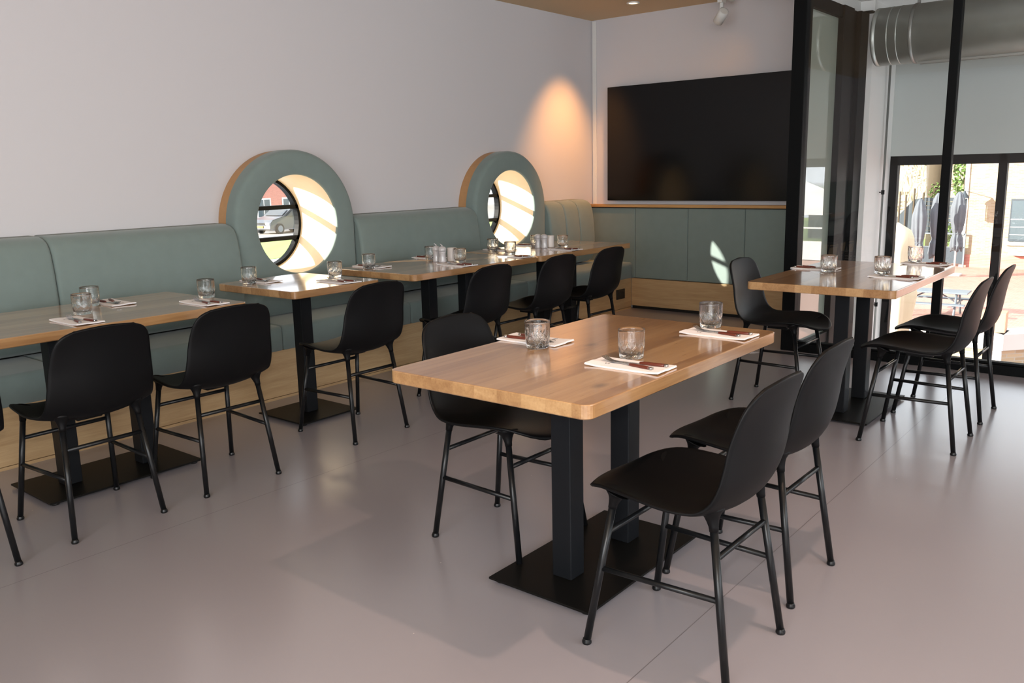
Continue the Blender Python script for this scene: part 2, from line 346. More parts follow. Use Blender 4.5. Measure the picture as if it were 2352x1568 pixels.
# void beyond the partition
struct(MB().box(-2.375, -2.335, 6.12, 7.36, -3.2, 2.8).box(-2.375, -2.224, 7.36, 8.35, -3.2, 2.8), 'wall_void', MT['white'])
struct(MB().box(-2.6, 3.4, 6.12, 8.4, 2.60, 2.75), 'ceiling_void', MT['white'])
struct(MB().box(-2.224, 3.4, 8.02, 8.35, 1.391, 2.62), 'wall_far', plain('pale_grey_wall', srgb(178, 184, 181), .7))
struct(MB().box(3.2, 3.4, 6.0, 8.35, -3.2, 2.75), 'wall_void_right', MT['white'])
struct(MB().box(-2.335, 3.2, 6.10, 6.16, -3.2, -.02), 'trim_1', MT['white'])
# low window of the void
e = sstruct('window_4')
f = MB().box(-2.224, -2.160, 8.03, 8.11, -3.15, 1.391).box(-2.224, 3.3, 8.03, 8.11, 1.312, 1.391).box(-2.224, 3.3, 8.03, 8.11, -3.2, -3.1)
for a in (-1.380, -.50, .38, 1.26, 2.14): f.box(a, a+.064, 8.03, 8.11, -3.15, 1.391)
f.build('window_frame', MT['frame'], e, bevel=.004)
MB().box(-2.17, 3.3, 8.065, 8.07, -3.1, 1.32).build('window_pane', MT['pane'], e)
# glazed partition: end post, mullions, bottom rail, head rail, panes
e = sstruct('window_3')
f = MB().box(-2.357, -2.262, YP-.035, YP+.075, 0, ZC-.005)
f.build('end_post', MT['frame'], e, bevel=.004)
for a in (-1.357, -.352, .653, 1.658): MB().box(a, a+.054, YP-.03, YP+.03, .03, ZC-.005).build('mullion', MT['frame'], e, bevel=.004)
MB().box(-2.262, 3.0, YP-.045, YP+.035, 0.001, .062).box(-2.262, 3.0, YP-.03, YP+.03, .062, .078).build('bottom_rail', MT['frame'], e, bevel=.004)
MB().box(-2.262, 3.0, YP-.03, YP+.03, ZC-.08, ZC-.005).build('head_rail', MT['frame'], e)
for a in (-2.262, -1.303, -.298, .707, 1.712): MB().box(a, min(a+.951, 2.98), YP-.004, YP+.004, .078, ZC-.08).build('window_pane', MT['pane'], e)
# framed reflective panel on the side wall of the void
e = sstruct('window_7')
MB().box(-2.334, -2.318, 6.135, 6.80, .02, 2.41).build('glass_panel', MT['mirror'], e)
g = MB().box(-2.334, -2.27, 6.80, 7.02, -.3, 2.50).box(-2.334, -2.295, 7.02, 7.16, -.3, 2.50).box(-2.334, -2.262, 7.16, 7.352, -.3, 2.50)
g.build('end_post', MT['frame'], e, bevel=.004)
MB().box(-2.334, -2.285, 6.135, 6.80, 2.41, 2.50).build('head_rail', MT['frame'], e, bevel=.004)
MB().box(-2.334, -2.225, 7.30, 7.40, 2.50, 2.516).build('top_flange', MT['frame'], e)
MB().box(-2.334, -2.285, 6.135, 6.80, -.06, .02).build('bottom_rail', MT['frame'], e, bevel=.004)

# porthole windows
def circ(c, z, r, x, n=64): return [(x, c+r*math.cos(2*PI*k/n), z+r*math.sin(2*PI*k/n)) for k in range(n)]
for i, (c, zc) in enumerate(HOLES):
    e = sstruct('window_%d' % (i+1))
    fr = MB(); n = 64
    ro, ri = RI+.004, RI-.020
    fr.loft([circ(c, zc, ro, -5.03), circ(c, zc, ro, -5.00), circ(c, zc, ri, -5.00), circ(c, zc, ri, -5.05), circ(c, zc, ro, -5.05), circ(c, zc, ro, -5.03)], cap=False, smooth=False)
    fr.build('window_frame', MT['frame'], e)
    for zb in (zc+.097, zc-.117):
        w = math.sqrt(RI**2-(zb-zc)**2)
        MB().box(-5.05, -5.0, c-w, c+w, zb-.014, zb+.014).build('glazing_bar', MT['frame'], e)
    MB().add(circ(c, zc, RI-.005, -5.030), [tuple(range(n))]).build('window_pane', MT['pane'], e)

# ---------------------------------------------------------------- bench along the left wall
BF = -4.30
bench = empty('banquette_bench', (-4.5, 3.5, 0), 0, 'long built-in bench with oak base and sage green upholstery along left wall', 'bench')
inv = Matrix.Translation((4.5, -3.5, 0))
def bpart(mb, name, mat, bevel=0, kind=None):
    mb.v = [(x+4.5, y-3.5, z) for x, y, z in mb.v]; o = mb.build(name, mat, bench, bevel=bevel); return o
bpart(MB().box(XW+.002, BF, -2.98, 7.118, .018, .300), 'base_panel', MT['oak_base'])
bpart(MB().box(XW+.002, BF+.003, -2.98, 7.118, .0, .015), 'plinth_strip', MT['oak_base'])
def inset_poly(P, d):
    n = len(P); out = []
    for i in range(n):
        a, b, c = Vector(P[i-1]), Vector(P[i]), Vector(P[(i+1) % n])
        n1 = Vector(((b-a).y, -(b-a).x)); n2 = Vector(((c-b).y, -(c-b).x))
        if n1.length < 1e-9 or n2.length < 1e-9: out.append(tuple(b)); continue
        nn = (n1.normalized()+n2.normalized()); nn = nn.normalized() if nn.length > 1e-6 else n1.normalized()
        out.append((b.x-nn.x*d, b.y-nn.y*d))
    return out
def area2(P): return sum(P[i-1][0]*P[i][1]-P[i][0]*P[i-1][1] for i in range(len(P)))
def cushion(prof, y0, y1, r=.016):
    if area2(prof) < 0: prof = prof[::-1]
    rings = []
    steps = [(0, 1.0), (.15, .55), (.4, .25), (.7, .07), (1, 0)]
    for t, q in steps: rings.append([(p[0], y0+t*r, p[1]) for p in inset_poly(prof, q*r)])
    L_ = y1-y0; m = max(2, int(L_/.15))
    for k in range(1, m): rings.append([(p[0], y0+r+(L_-2*r)*k/m, p[1]) for p in prof])
    for t, q in steps[::-1]: rings.append([(p[0], y1-t*r, p[1]) for p in inset_poly(prof, q*r)])
    return MB().loft(rings)
def arc(cx, cz, r, a0, a1, n=6): return [(cx+r*math.cos(math.radians(a0+(a1-a0)*k/n)), cz+r*math.sin(math.radians(a0+(a1-a0)*k/n))) for k in range(n+1)]
seatP = [(-4.785, .302), (-4.285, .302)]+arc(-4.305, .425, .026, 0, 90)+[(-4.5, .455), (-4.66, .456), (-4.785, .452)]
for a, b in ((-2.98, -.9), (-.9, .4), (.4, 1.75), (1.75, 3.05), (3.05, 4.13), (4.13, 5.47), (5.47, 7.112)):
    bpart(cushion(seatP, a+.001, b-.001, .014), 'seat_cushion', MT['fabric'])
backP = [(-4.785, .460), (-4.70, .460)]+[(-4.63, .472), (-4.575, .50), (-4.548, .55), (-4.540, .62), (-4.543, .75), (-4.553, .87), (-4.567, .96)]+[(-4.580, 1.0), (-4.60, 1.030), (-4.635, 1.050), (-4.68, 1.060), (-4.785, 1.062)]
for a, b in ((-2.98, -.55), (-.55, .67), (.67, 1.90), (1.90, 2.992), (3.948, 5.20), (6.156, 6.40), (6.40, 6.62), (6.62, 6.86)):
    bpart(cushion(backP, a+.001, b-.001, .02), 'back_cushion', MT['fabric'])

# porthole surrounds
def outline(c, zc, R, zb, n=96, ins=0.0):
    pts = []
    for k in range(n):
        a = 2*PI*k/n; ca, sa = math.cos(a), math.sin(a); r = R-ins
        if sa >= 0: q = r
        else:
            q = min(r/max(abs(ca), 1e-6), (zc-zb)/abs(sa))
        pts.append((c+q*ca, zc+q*sa))
    return pts
XF = -4.600
for i, (c, zc) in enumerate(HOLES):
    lab = ['nearer round porthole surround in sage green upholstery with oak rim, above the small square table',
           'farther round porthole surround in sage green upholstery with oak rim, nearest the corner'][i]
    e = empty('porthole_surround', (XF, c, .46), 0, lab, 'window surround', 'round upholstered porthole surrounds')
    T = lambda ring: [(x-XF, y-c, z-.46) for x, y, z in ring]
    n = 96; Rr = .475
    O = lambda ins, x: T([(x, p[0], p[1]) for p in outline(c, zc, Rr, .462, n, ins)])
    I = lambda r, x: T([(x, c+r*math.cos(2*PI*k/n), zc+r*math.sin(2*PI*k/n)) for k in range(n)])
    rings = [O(0, -4.703), O(0, -4.640), O(.004, -4.620), O(.014, -4.606), O(.030, XF), I(RI+.012, XF), I(RI+.004, XF-.003), I(RI+.001, XF-.008), I(RI, XF-.014), I(RI, XF-.020)]
    MB().loft(rings, cap=False).build('upholstered_ring', MT['fabric'], e)
    MB().loft([O(.004, XW+.001), O(.004, -4.703), O(.03, -4.703)], cap=False, smooth=False).build('oak_rim', MT['oak_ring'], e)
    MB().loft([I(RI+.0005, XF-.019), I(RI+.0005, -4.80), I(RI+.0005, -5.055)], cap=False).build('lining', MT['lining'], e)

# double socket in the bench base
s = empty('double_socket', (BF+.001, 6.913, .163), 0, 'black double wall socket set in the oak bench base near the corner', 'socket')
MB().box(0, .012, -.071, .071, -.047, .047).build('cover_plate', MT['tvbody'], s, bevel=.003)
for yy in (-.034, .034): MB().lathe([(.022, 0), (.022, .002), (.019, .002), (.018, -.004), (0.0001, -.004)], 20).build('socket_insert', MT['tvbody'], s).matrix_local = Matrix.Translation((.012, yy, 0)) @ Matrix.Rotation(PI/2, 4, 'Y')

# wainscot panelling on the back wall
wp = empty('wall_panelling', (-3.6, 7.15, 0), 0, 'sage green padded wall panelling with oak ledge and base below the screen', 'panelling')
def wpart(mb, name, mat, bevel=0): mb.v = [(x+3.6, y-7.15, z) for x, y, z in mb.v]; return mb.build(name, mat, wp, bevel=bevel)
wpart(MB().box(-4.299, -2.378, 7.12, 7.178, .030, .295), 'base_board', MT['oak_basex'], .002)
wpart(MB().box(-4.299, -2.378, 7.145, 7.178, .0, .030), 'plinth', MT['tvbody'])
for a, b in ((-4.788, -4.266), (-4.266, -3.708), (-3.708, -3.154), (-3.154, -2.60), (-2.60, -2.378)):
    wpart(MB().box(a+.0015, b-.0015, 7.128, 7.178, .300, .966), 'padded_panel', MT['fabric'], .008)
wpart(MB().box(-4.788, -2.378, 7.150, 7.178, .966, .975), 'shadow_gap', MT['tvbody'])
wpart(MB().box(-4.788, -2.378, 7.112, 7.178, .975, 1.002), 'ledge', MT['oak_trim'], .002)
# screen
tv = empty('television', (-3.62, 7.15, 1.04), 0, 'large black wall mounted television screen above the oak ledge', 'television')
MB().box(-.94, .94, -.052, -.03, 0, 1.057).build('screen', MT['tv'], tv, bevel=.003)
MB().box(-.938, .938, -.03, -.005, .002, 1.055).box(-.35, .35, -.005, .029, .25, .8).build('housing', MT['tvbody'], tv, bevel=.003)
# cable trunking
tag(MB().box(-4.775, -4.735, 7.165, 7.1795, 1.003, 2.72).build('cable_trunking', MT['white'], bevel=.003), 'narrow white cable trunking running up the wall corner left of the television', 'trunking')

# track spotlight + recessed downlights
def spot_head(loc, aim):
    e = empty('track_spotlight', loc, 0, 'white cylindrical track spotlight under the ceiling above the television', 'lamp')
    dirn = (Vector(aim)-Vector(loc)).normalized()
    MB().box(-.018, .018, -.20, .20, .135, .1995).build('track', MT['white'], e, bevel=.002)
    MB().tube([(0, 0, .135), (0, 0, .045)], .016).box(-.02, .02, -.035, .035, .10, .136).build('bracket', MT['white'], e)
    a = -dirn*.055; b = dirn*.065
    MB().tube([a, a*.98, dirn*.0, b*.97, b], [.030, .038, .040, .041, .038], 24).build('lamp_head', MT['white'], e)
    return e
spot_head((-3.235, 6.73, 2.531), (-3.55, 6.95, 2.27))
def downlight(loc, label):
    e = empty('recessed_downlight', loc, 0, label, 'lamp', 'recessed ceiling downlights')
    MB().lathe([(.055, .001), (.055, -.006), (.042, -.008), (.038, .0)], 32).build('trim_ring', MT['white'], e)
    m = bpy.data.materials.get('lamp_glow')
    if not m:
        m, nt, N, L, P = nm('lamp_glow'); P.inputs['Emission Color'].default_value = (1, .72, .42, 1); P.inputs['Emission Strength'].default_value = 6; P.inputs['Base Color'].default_value = (.8, .6, .4, 1)
    MB().lathe([(.040, -.0022), (.0001, -.0020)], 32).build('lamp_lens', m, e)
downlight((-4.03, 6.68, ZC), 'recessed warm downlight in the beige ceiling near the porthole wall corner')
downlight((-.45, 2.0, ZC), 'recessed warm downlight in the ceiling above the front table chairs')
downlight((-1.6, 5.3, ZC), 'recessed warm downlight in the ceiling before the glazed partition')

# ventilation duct and rod in the void
d = empty('ventilation_duct', (-2.12, 7.17, 2.285), 0, 'round galvanised ventilation duct hanging behind the glass partition', 'duct')
RD = .212
MB().tube([(0, 0, 0), (5.3, 0, 0)], RD, 56).build('duct_pipe', MT['duct'], d)
MB().tube([(-.012, 0, 0), (0, 0, 0), (.0, 0, 0), (.02, 0, 0)], [RD, RD+.003, RD+.003, RD+.001], 56).build('end_cap', MT['duct'], d)
for a in (.10, .165): MB().tube([(a, 0, 0), (a+.004, 0, 0), (a+.008, 0, 0)], [RD, RD+.002, RD], 56, cap=False).build('seam_ring', MT['duct'], d)
for a in (.255, 1.9, 3.5): MB().tube([(a, 0, 0), (a+.006, 0, 0), (a+.022, 0, 0), (a+.028, 0, 0)], [RD+.001, RD+.006, RD+.006, RD+.001], 56).box(a+.004, a+.024, -.01, .01, RD, 2.6-2.285-.001).build('clamp_band', MT['galv2'], d)
MB().box(.30, 5.3, -.035, -.020, -RD-.012, -RD+.012).box(.30, 5.3, .020, .035, -RD-.012, -RD+.012).build('slot_rail', MT['galv2'], d)
rod = empty('vertical_pipe', (-2.212, 7.75, -3.2), 0, 'thin galvanised vertical pipe clipped to the white reveal beside the window', 'pipe')
MB().tube([(.02, 0, 0), (.02, 0, 5.79)], .009, 12).build('pipe', MT['galv2'], rod)
for z in (4.29, 3.32): MB().tube([(-.01, 0, z), (.02, 0, z)], .004, 8).tube([(.02, 0, z-.018), (.02, 0, z+.018)], .014, 12).build('pipe_clip', MT['frame'], rod)

# ---------------------------------------------------------------- tables
def table(cx, cy, lx, ly, bx, by, sx, sy, legs, mat, label, group='oak topped pedestal tables'):
    e = empty('dining_table', (cx, cy, 0), 0, label, 'table', group)
    # rounded slab
    r = .03; T = .04; z1 = .75; f = .003
    def rr(ins, z):
        P = []
        for (qx, qy, a0) in ((1, 1, 0), (-1, 1, 90), (-1, -1, 180), (1, -1, 270)):
            for k in range(7):
                a = math.radians(a0+90*k/6); P.append((qx*(lx/2-r)+(r-ins)*math.cos(a), qy*(ly/2-r)+(r-ins)*math.sin(a), z))
        return P
    mb = MB().loft([rr(f, z1-T), rr(0, z1-T+f), rr(0, z1-f), rr(f*.3, z1-f*.3), rr(f, z1)], cap=True, smooth=False)
    mb.build('table_top', mat, e)
    ox, oy = bx-cx, by-cy
    MB().box(ox-sx/2, ox+sx/2, oy-sy/2, oy+sy/2, .012, .020).build('base_plate', MT['baseplate'], e, bevel=.0015)
    for a in (-1, 1):
        for b in (-1, 1): MB().lathe([(.0001, .012), (.018, .012), (.018, .003), (.015, 0), (.0001, 0)], 16, ox+a*(sx/2-.03), oy+b*(sy/2-.03)).build('glide', MT['tvbody'], e)
    for ly_ in legs:
        h = .0375
        mb = MB().box(ox-h, ox+h, oy+ly_-h, oy+ly_+h, .0205, z1-T-.006)
        mb.build('column', MT['blackmetal'], e, bevel=.003)
    L0 = min(legs)-.16; L1 = max(legs)+.16
    if len(legs) == 1: L0, L1 = -.18, .18
    MB().box(ox-.12, ox+.12, oy+L0, oy+L1, z1-T-.006, z1-T-.0005).build('mounting_plate', MT['blackmetal'], e)
    return e
table(-1.5255, 2.3185, .733, 1.207, -1.5255, 2.312, .40, .70, (-.1765, .1765), MT['oak_top'], 'rectangular oak table nearest the camera, on a flat black two-column base')
table(-1.455, 4.75, .73, 1.21, -1.452, 4.748, .40, .70, (-.177, .177), MT['oak_top2'], 'rectangular oak table on the right in front of the glass partition')
table(-3.895, 1.725, .73, 1.21, -3.82, 1.72, .40, .70, (-.177, .177), MT['oak_top3'], 'rectangular oak table at far left before the upholstered bench')
table(-3.967, 2.96, .70, .60, -3.89, 2.91, .40, .40, (0,), MT['oak_top2'], 'small square oak table on one black column below the nearer porthole')
table(-3.955, 4.108, .72, 1.205, -3.90, 4.108, .40, .70, (-.177, .177), MT['oak_top'], 'first of two joined oak tables along the bench, right of the small table')
table(-3.955, 5.345, .72, 1.21, -3.90, 5.345, .40, .70, (-.177, .177), MT['oak_top3'], 'second of two joined oak tables along the bench, under the farther porthole')

# ---------------------------------------------------------------- chairs
def cr(P, t):
    n = len(P)-1; x = t*n; i = min(int(x), n-1); u = x-i
    p0, p1, p2, p3 = (Vector(P[max(i-1, 0)]), Vector(P[i]), Vector(P[i+1]), Vector(P[min(i+2, n)]))
    return .5*((2*p1)+(-p0+p2)*u+(2*p0-5*p1+4*p2-p3)*u*u+(-p0+3*p1-3*p2+p3)*u**3)
ST = [  # centre f,z | edge f,z | half width
    (.274, .438, .250, .443, .096), (.266, .440, .236, .452, .136), (.248, .443, .208, .470, .170), (.208, .446, .163, .485, .198),
    (.148, .446, .110, .489, .217), (.060, .442, .035, .485, .227), (-.020, .438, -.030, .479, .230), (-.090, .440, -.085, .477, .226), (-.145, .452, -.130, .483, .218),
    (-.187, .482, -.163, .510, .210), (-.212, .530, -.183, .552, .205), (-.224, .590, -.195, .603, .200), (-.231, .650, -.203, .655, .195),
    (-.239, .705, -.216, .702, .189), (-.247, .750, -.231, .745, .180), (-.255, .780, -.243, .773, .165), (-.260, .798, -.251, .790, .143), (-.264, .808, -.257, .801, .112)]
def shell_mesh():
    nt_, nu = 52, 22
    G = []
    for i in range(nt_+1):
        t = i/nt_; v = cr(ST_v, t); w_ = cr(ST_w, t)
        row = []
        for j in range(nu+1):
            u = -1+2*j/nu; u = math.sin(u*PI/2)*.35+u*.65; a = abs(u)**2.0
            row.append(Vector((v_c(t)[0]*(1-a)+v_e(t)[0]*a, w_.x*u, v_c(t)[1]*(1-a)+v_e(t)[1]*a)))
        G.append(row)
    return G
ST_v = [(s[0], s[1], 0) for s in ST]; ST_e = [(s[2], s[3], 0) for s in ST]; ST_w = [(s[4], 0, 0) for s in ST]
v_c = lambda t: cr(ST_v, t)
v_e = lambda t: cr(ST_e, t)
def make_chair():
    e = empty('dining_chair', (0, 0, 0))
    G = shell_mesh(); nt_, nu = len(G)-1, len(G[0])-1; th = .0055
    def nrm(i, j):
        a = G[min(i+1, nt_)][j]-G[max(i-1, 0)][j]; b = G[i][min(j+1, nu)]-G[i][max(j-1, 0)][:] if False else G[i][min(j+1, nu)]-G[i][max(j-1, 0)]
        return a.cross(b).normalized()
    vs = []; idx = {}
    for side in (1, -1):
        for i in range(nt_+1):
            for j in range(nu+1):
                edge = min(i, nt_-i)*.9 < .5 or min(j, nu-j) < .5
                k = .75 if edge else 1.0
                idx[(side, i, j)] = len(vs); vs.append(G[i][j]+nrm(i, j)*th*side*k)
    fs = []
    for i in range(nt_):
        for j in range(nu):
            fs.append((idx[1, i, j], idx[1, i, j+1], idx[1, i+1, j+1], idx[1, i+1, j])); fs.append((idx[-1, i, j], idx[-1, i+1, j], idx[-1, i+1, j+1], idx[-1, i, j+1]))
    loop = [(0, j) for j in range(nu)]+[(i, nu) for i in range(nt_)]+[(nt_, j) for j in range(nu, 0, -1)]+[(i, 0) for i in range(nt_, 0, -1)]
    # rounded rim: extra midline pushed outward
    mid = {}
    for (i, j) in loop:
        out = Vector((0, 0, 0))
        if j == 0: out += (G[i][0]-G[i][1]).normalized()
        if j == nu: out += (G[i][nu]-G[i][nu-1]).normalized()
        if i == 0: out += (G[0][j]-G[1][j]).normalized()
        if i == nt_: out += (G[nt_][j]-G[nt_-1][j]).normalized()
        mid[(i, j)] = len(vs); vs.append(G[i][j]+out.normalized()*.003)
    m = len(loop)
    for k in range(m):
        a, b = loop[k], loop[(k+1) % m]
        fs.append((idx[(1,)+a], idx[(1,)+b], mid[b], mid[a])); fs.append((mid[a], mid[b], idx[(-1,)+b], idx[(-1,)+a]))
    mb = MB().add(vs, fs, True)
    # moulded leg sockets
    JO = {}
    for f_, sy, fx, fy, jx, jy in ((1, 1, .211, .200, .146, .166), (1, -1, .211, -.200, .146, -.166), (-1, 1, -.208, .180, -.148, .148), (-1, -1, -.208, -.180, -.148, -.148)):
        jz = .418; F0 = Vector((fx, fy, .006)); J = Vector((jx, jy, jz)); dr = (J-F0).normalized(); JO[(f_, sy)] = (F0, J, dr)
        up = Vector((jx-.012*f_, jy-.006*sy, .470 if f_ > 0 else .476))
        pts = [J-dr*.001, J+dr*.012, J+(up-J)*.45, J+(up-J)*.66, J+(up-J)*.82, up-Vector((0, 0, .004))]
        mb.tube(pts, [.0122, .0130, .0165, .0215, .030, .040], 18)
    mb.build('seat_shell', MT['plastic'], e)
    for k, (F0, J, dr) in JO.items():
        leg = MB().tube([F0+dr*.010, J], .0108, 16).build('leg', MT['leg'], e)
        MB().lathe([(.0001, .0), (.0120, .0), (.0140, .003), (.0138, .009), (.0112, .013), (.0112, .016), (.0001, .016)], 16, F0.x, F0.y).build('foot_cap', MT['leg'], leg)
    at = lambda k, z: JO[k][0]+(JO[k][1]-JO[k][0])*((z-JO[k][0].z)/(JO[k][1].z-JO[k][0].z))
    for sy in (1, -1): MB().tube([at((1, sy), .236), at((-1, sy), .236)], .0082, 12).build('side_stretcher', MT['leg'], e)
    for f_ in (1, -1): MB().tube([at((f_, 1), .345), at((f_, -1), .345)], .0082, 12).build('cross_stretcher', MT['leg'], e)
    MB().box(-.06, .06, -.05, .05, .418, .4345).build('under_seat_bracket', MT['plastic'], e, bevel=.004)
    return e
chair0 = make_chair(); index_kids(chair0)
CH = [  # x, y, facing(+1 = +x), twist, label
    (-1.047, 2.048, -1, 0, 'black shell chair at right front, closest of all chairs to the camera'),
    (-1.080, 2.570, -1, 0, 'black shell chair on the right of the nearest table, directly behind the closest chair'),
    (-1.915, 2.300, 1, 0, 'black shell chair on the left of the nearest table, partly hidden by the tabletop'),
    (-3.392, 1.448, -1, .02, 'black shell chair fully in view at the left edge of the bench-side row'),
    (-3.398, 2.014, -1, -.02, 'second whole black shell chair from left, at the right end of the far left table'),
    (-3.432, 2.860, -1, 0, 'black shell chair drawn up to the small square table'),
    (-3.43, 3.745, -1, 0, 'nearest black shell chair of the three at the joined tables'),
    (-3.43, 4.410, -1, 0, 'middle black shell chair of the three at the joined tables'),
    (-3.43, 5.010, -1, 0, 'last black shell chair at the joined tables, closest to the black socket'),
    (-3.365, .885, -1, 0, 'black shell chair cut off by the left picture edge, only one leg showing'),
    (-1.010, 4.367, -1, 0, 'nearer of the two black shell chairs right of the table by the glass partition'),
    (-1.012, 4.962, -1, 0, 'farther of the two black shell chairs right of the table by the glass partition'),
    (-1.848, 4.706, 1, 0, 'black shell chair left of the partition table, seen from its front')]
for i, (x, y, s, tw, lab) in enumerate(CH):
    c = chair0 if i == 0 else copy_tree(chair0)
    c.location = (x, y, 0); c.rotation_euler = (0, 0, (PI if s < 0 else 0)+tw)
    tag(c, lab, 'chair', 'black shell chairs around the tables')

# ---------------------------------------------------------------- tumblers
def tumbler_mesh():
    n = 120; mb = MB(); rows = []
    H, R0, R1 = .092, .0375, .0425
    zs = [0, .0015, .004]+[.008+.0016*k for k in range(36)]+[.068, .076, .084, .0905]
    def rad(z): return R0+(R1-R0)*min(1, z/.05)
    for z in zs:
        row = []
        for k in range(n):
            a = 2*PI*k/n; r = rad(z)
            if z < .004: r -= (.004-z)*.9
            if .007 < z < .064:
                g = 0
                for sgn in (1, -1):
                    p = (a*10/(2*PI)+sgn*z/.0290) % 1.0; p = min(p, 1-p); g = max(g, 1-p/.12)
                if z > .046:
                    p = (a*20/(2*PI)) % 1.0; p = min(p, 1-p); top = .064-.012*abs(math.sin(a*5)); g = max(0, 1-p/.16)*.8 if z < top else 0
                r -= .0019*max(0, min(1, g))
            row.append((r*math.cos(a), r*math.sin(a), z))
        rows.append(row)
    inner = []
    for r, z in ((.0413, .092), (.0400, .0915), (.0393, .085), (.0385, .06), (.0372, .035), (.0355, .018), (.031, .0135), (.018, .012), (.004, .012)):
        inner.append([(r*math.cos(2*PI*k/n), r*math.sin(2*PI*k/n), z) for k in range(n)])
    rows = [[(x*.86, y*.86, .0008) for x, y, z in rows[0]]]+rows+[[(.0421*math.cos(2*PI*k/n), .0421*math.sin(2*PI*k/n), .0918) for k in range(n)]]+inner
    mb.loft(rows)
    return mb
gl0 = tumbler_mesh().build('tumbler', MT['glass'])
TZ = .7502
GL = [(-1.707, 2.225, 'cut glass tumbler in front of the left-hand napkin on the nearest table'),
      (-1.364, 2.261, 'cut glass tumbler in the middle of the nearest table'),
      (-1.393, 2.871, 'cut glass tumbler at the far end of the nearest table'),
      (-1.604, 4.747, 'cut glass tumbler on the left half of the partition table'),
      (-1.335, 4.798, 'cut glass tumbler in the middle of the partition table'),
      (-1.339, 5.468, 'cut glass tumbler at the back right of the partition table'),
      (-3.874, 1.709, 'front one of two overlapping cut glass tumblers on the far left table'),
      (-4.102, 1.851, 'rear one of two overlapping cut glass tumblers on the far left table'),
      (-3.851, 2.310, 'cut glass tumbler standing alone at the right end of the far left table'),
      (-4.165, 2.770, 'cut glass tumbler on the left corner of the small square table'),
      (-3.946, 3.205, 'cut glass tumbler on the right side of the small square table'),
      (-4.123, 3.625, 'cut glass tumbler at the left end of the joined tables'),
      (-4.148, 4.213, 'cut glass tumbler left of the nearer condiment set'),
      (-3.842, 4.177, 'cut glass tumbler right of the nearer condiment set'),
      (-4.179, 4.911, 'cut glass tumbler left of the bright porthole reflection on the joined tables'),
      (-3.881, 4.754, 'cut glass tumbler in front of the farther porthole on the joined tables'),
      (-4.085, 5.325, 'cut glass tumbler left of the farther condiment set'),
      (-3.880, 5.401, 'cut glass tumbler right of the farther condiment set')]
for i, (x, y, lab) in enumerate(GL):
    g = gl0 if i == 0 else gl0.copy()
    if i: col.objects.link(g)
    g.location = (x, y, TZ); g.rotation_euler = (0, 0, i*.9); tag(g, lab, 'glass', 'cut glass tumblers on the tables')

# ---------------------------------------------------------------- place settings (local frame: guest sits at +x, length along x)
def napkin_proto():
    nx, ny = 16, 8; lx, ly = .25, .118; e = None
    def h(u, v): return .0035*max(0, (abs(u)-.55)/.45)**1.5*(1 if v < 0 else .5)
    rings = []
    top = [[((-.5+i/nx)*lx, (-.5+j/ny)*ly, .0065+h(-1+2*i/nx, -1+2*j/ny)) for j in range(ny+1)] for i in range(nx+1)]
    mb = MB()
    for lay, (z0, z1, s) in enumerate(((.0002, .0026, 1.0), (.0030, .0055, .992))):
        A = [(p[0]*s, p[1]*s, z1+(p[2]-.0065)) for r in top for p in r]; B = [(p[0]*s, p[1]*s, z0+(p[2]-.0065)) for r in top for p in r]
        n = ny+1; fs = []
        for i in range(nx):
            for j in range(ny): fs += [(i*n+j, (i+1)*n+j, (i+1)*n+j+1, i*n+j+1)]
        fb = [tuple(reversed([q+len(A) for q in f])) for f in fs]
        rim = [i*n for i in range(nx+1)]+[nx*n+j for j in range(1, n)]+[i*n+ny for i in range(nx-1, -1, -1)]+[j for j in range(ny-1, 0, -1)]
        sd = [(rim[k], rim[k]+len(A), rim[(k+1) % len(rim)]+len(A), rim[(k+1) % len(rim)]) for k in range(len(rim))]
        mb.add(A+B, fs+fb+sd, False)
    nap = mb.build('napkin', MT['napkin'])
    mk = MB(); z = .0057
    for (x, y, a, l) in ((-.083, .018, 60, .012), (-.077, .018, 120, .012), (-.080, .017, 0, .008), (-.066, .020, 55, .013), (-.062, .020, 125, .013), (-.078, -.022, 60, .013), (-.072, -.020, 115, .012), (-.066, -.022, 20, .009), (-.060, -.021, 90, .011)):
        ca, sa = math.cos(math.radians(a))*l/2, math.sin(math.radians(a))*l/2; wx, wy = -sa*.22, ca*.22
        mk.add([(x-ca-wx, y-sa-wy, z), (x+ca-wx, y+sa-wy, z), (x+ca+wx, y+sa+wy, z), (x-ca+wx, y-sa+wy, z)], [(0, 1, 2, 3)])
    mk.v = [(x, y, z) for x, y, z in mk.v]
    mk.build('printed_mark', MT['ink'], nap)
    return nap
def bladed(poly, z0, z1, mb=None):
    mb = mb or MB(); return mb.prism(poly, 'z', z0, z1)
def handle_mesh(x0, x1, w, h):
    rings = []
    for t in (0, .04, .2, .6, .93, 1):
        x = x0+(x1-x0)*t; k = (.55+.45*min(1, t/.2))*(1-.25*(t == 1)); ww, hh = w*k, h*(.8+.2*min(1, t/.2))
        rings.append([(x, ww/2*math.cos(a)*1.0 if False else ww/2*max(-1, min(1, 1.25*math.cos(a))), hh/2+hh/2*max(-1, min(1, 1.25*math.sin(a)))) for a in [2*PI*k2/12+.13 for k2 in range(12)]])
    return MB().loft(rings)
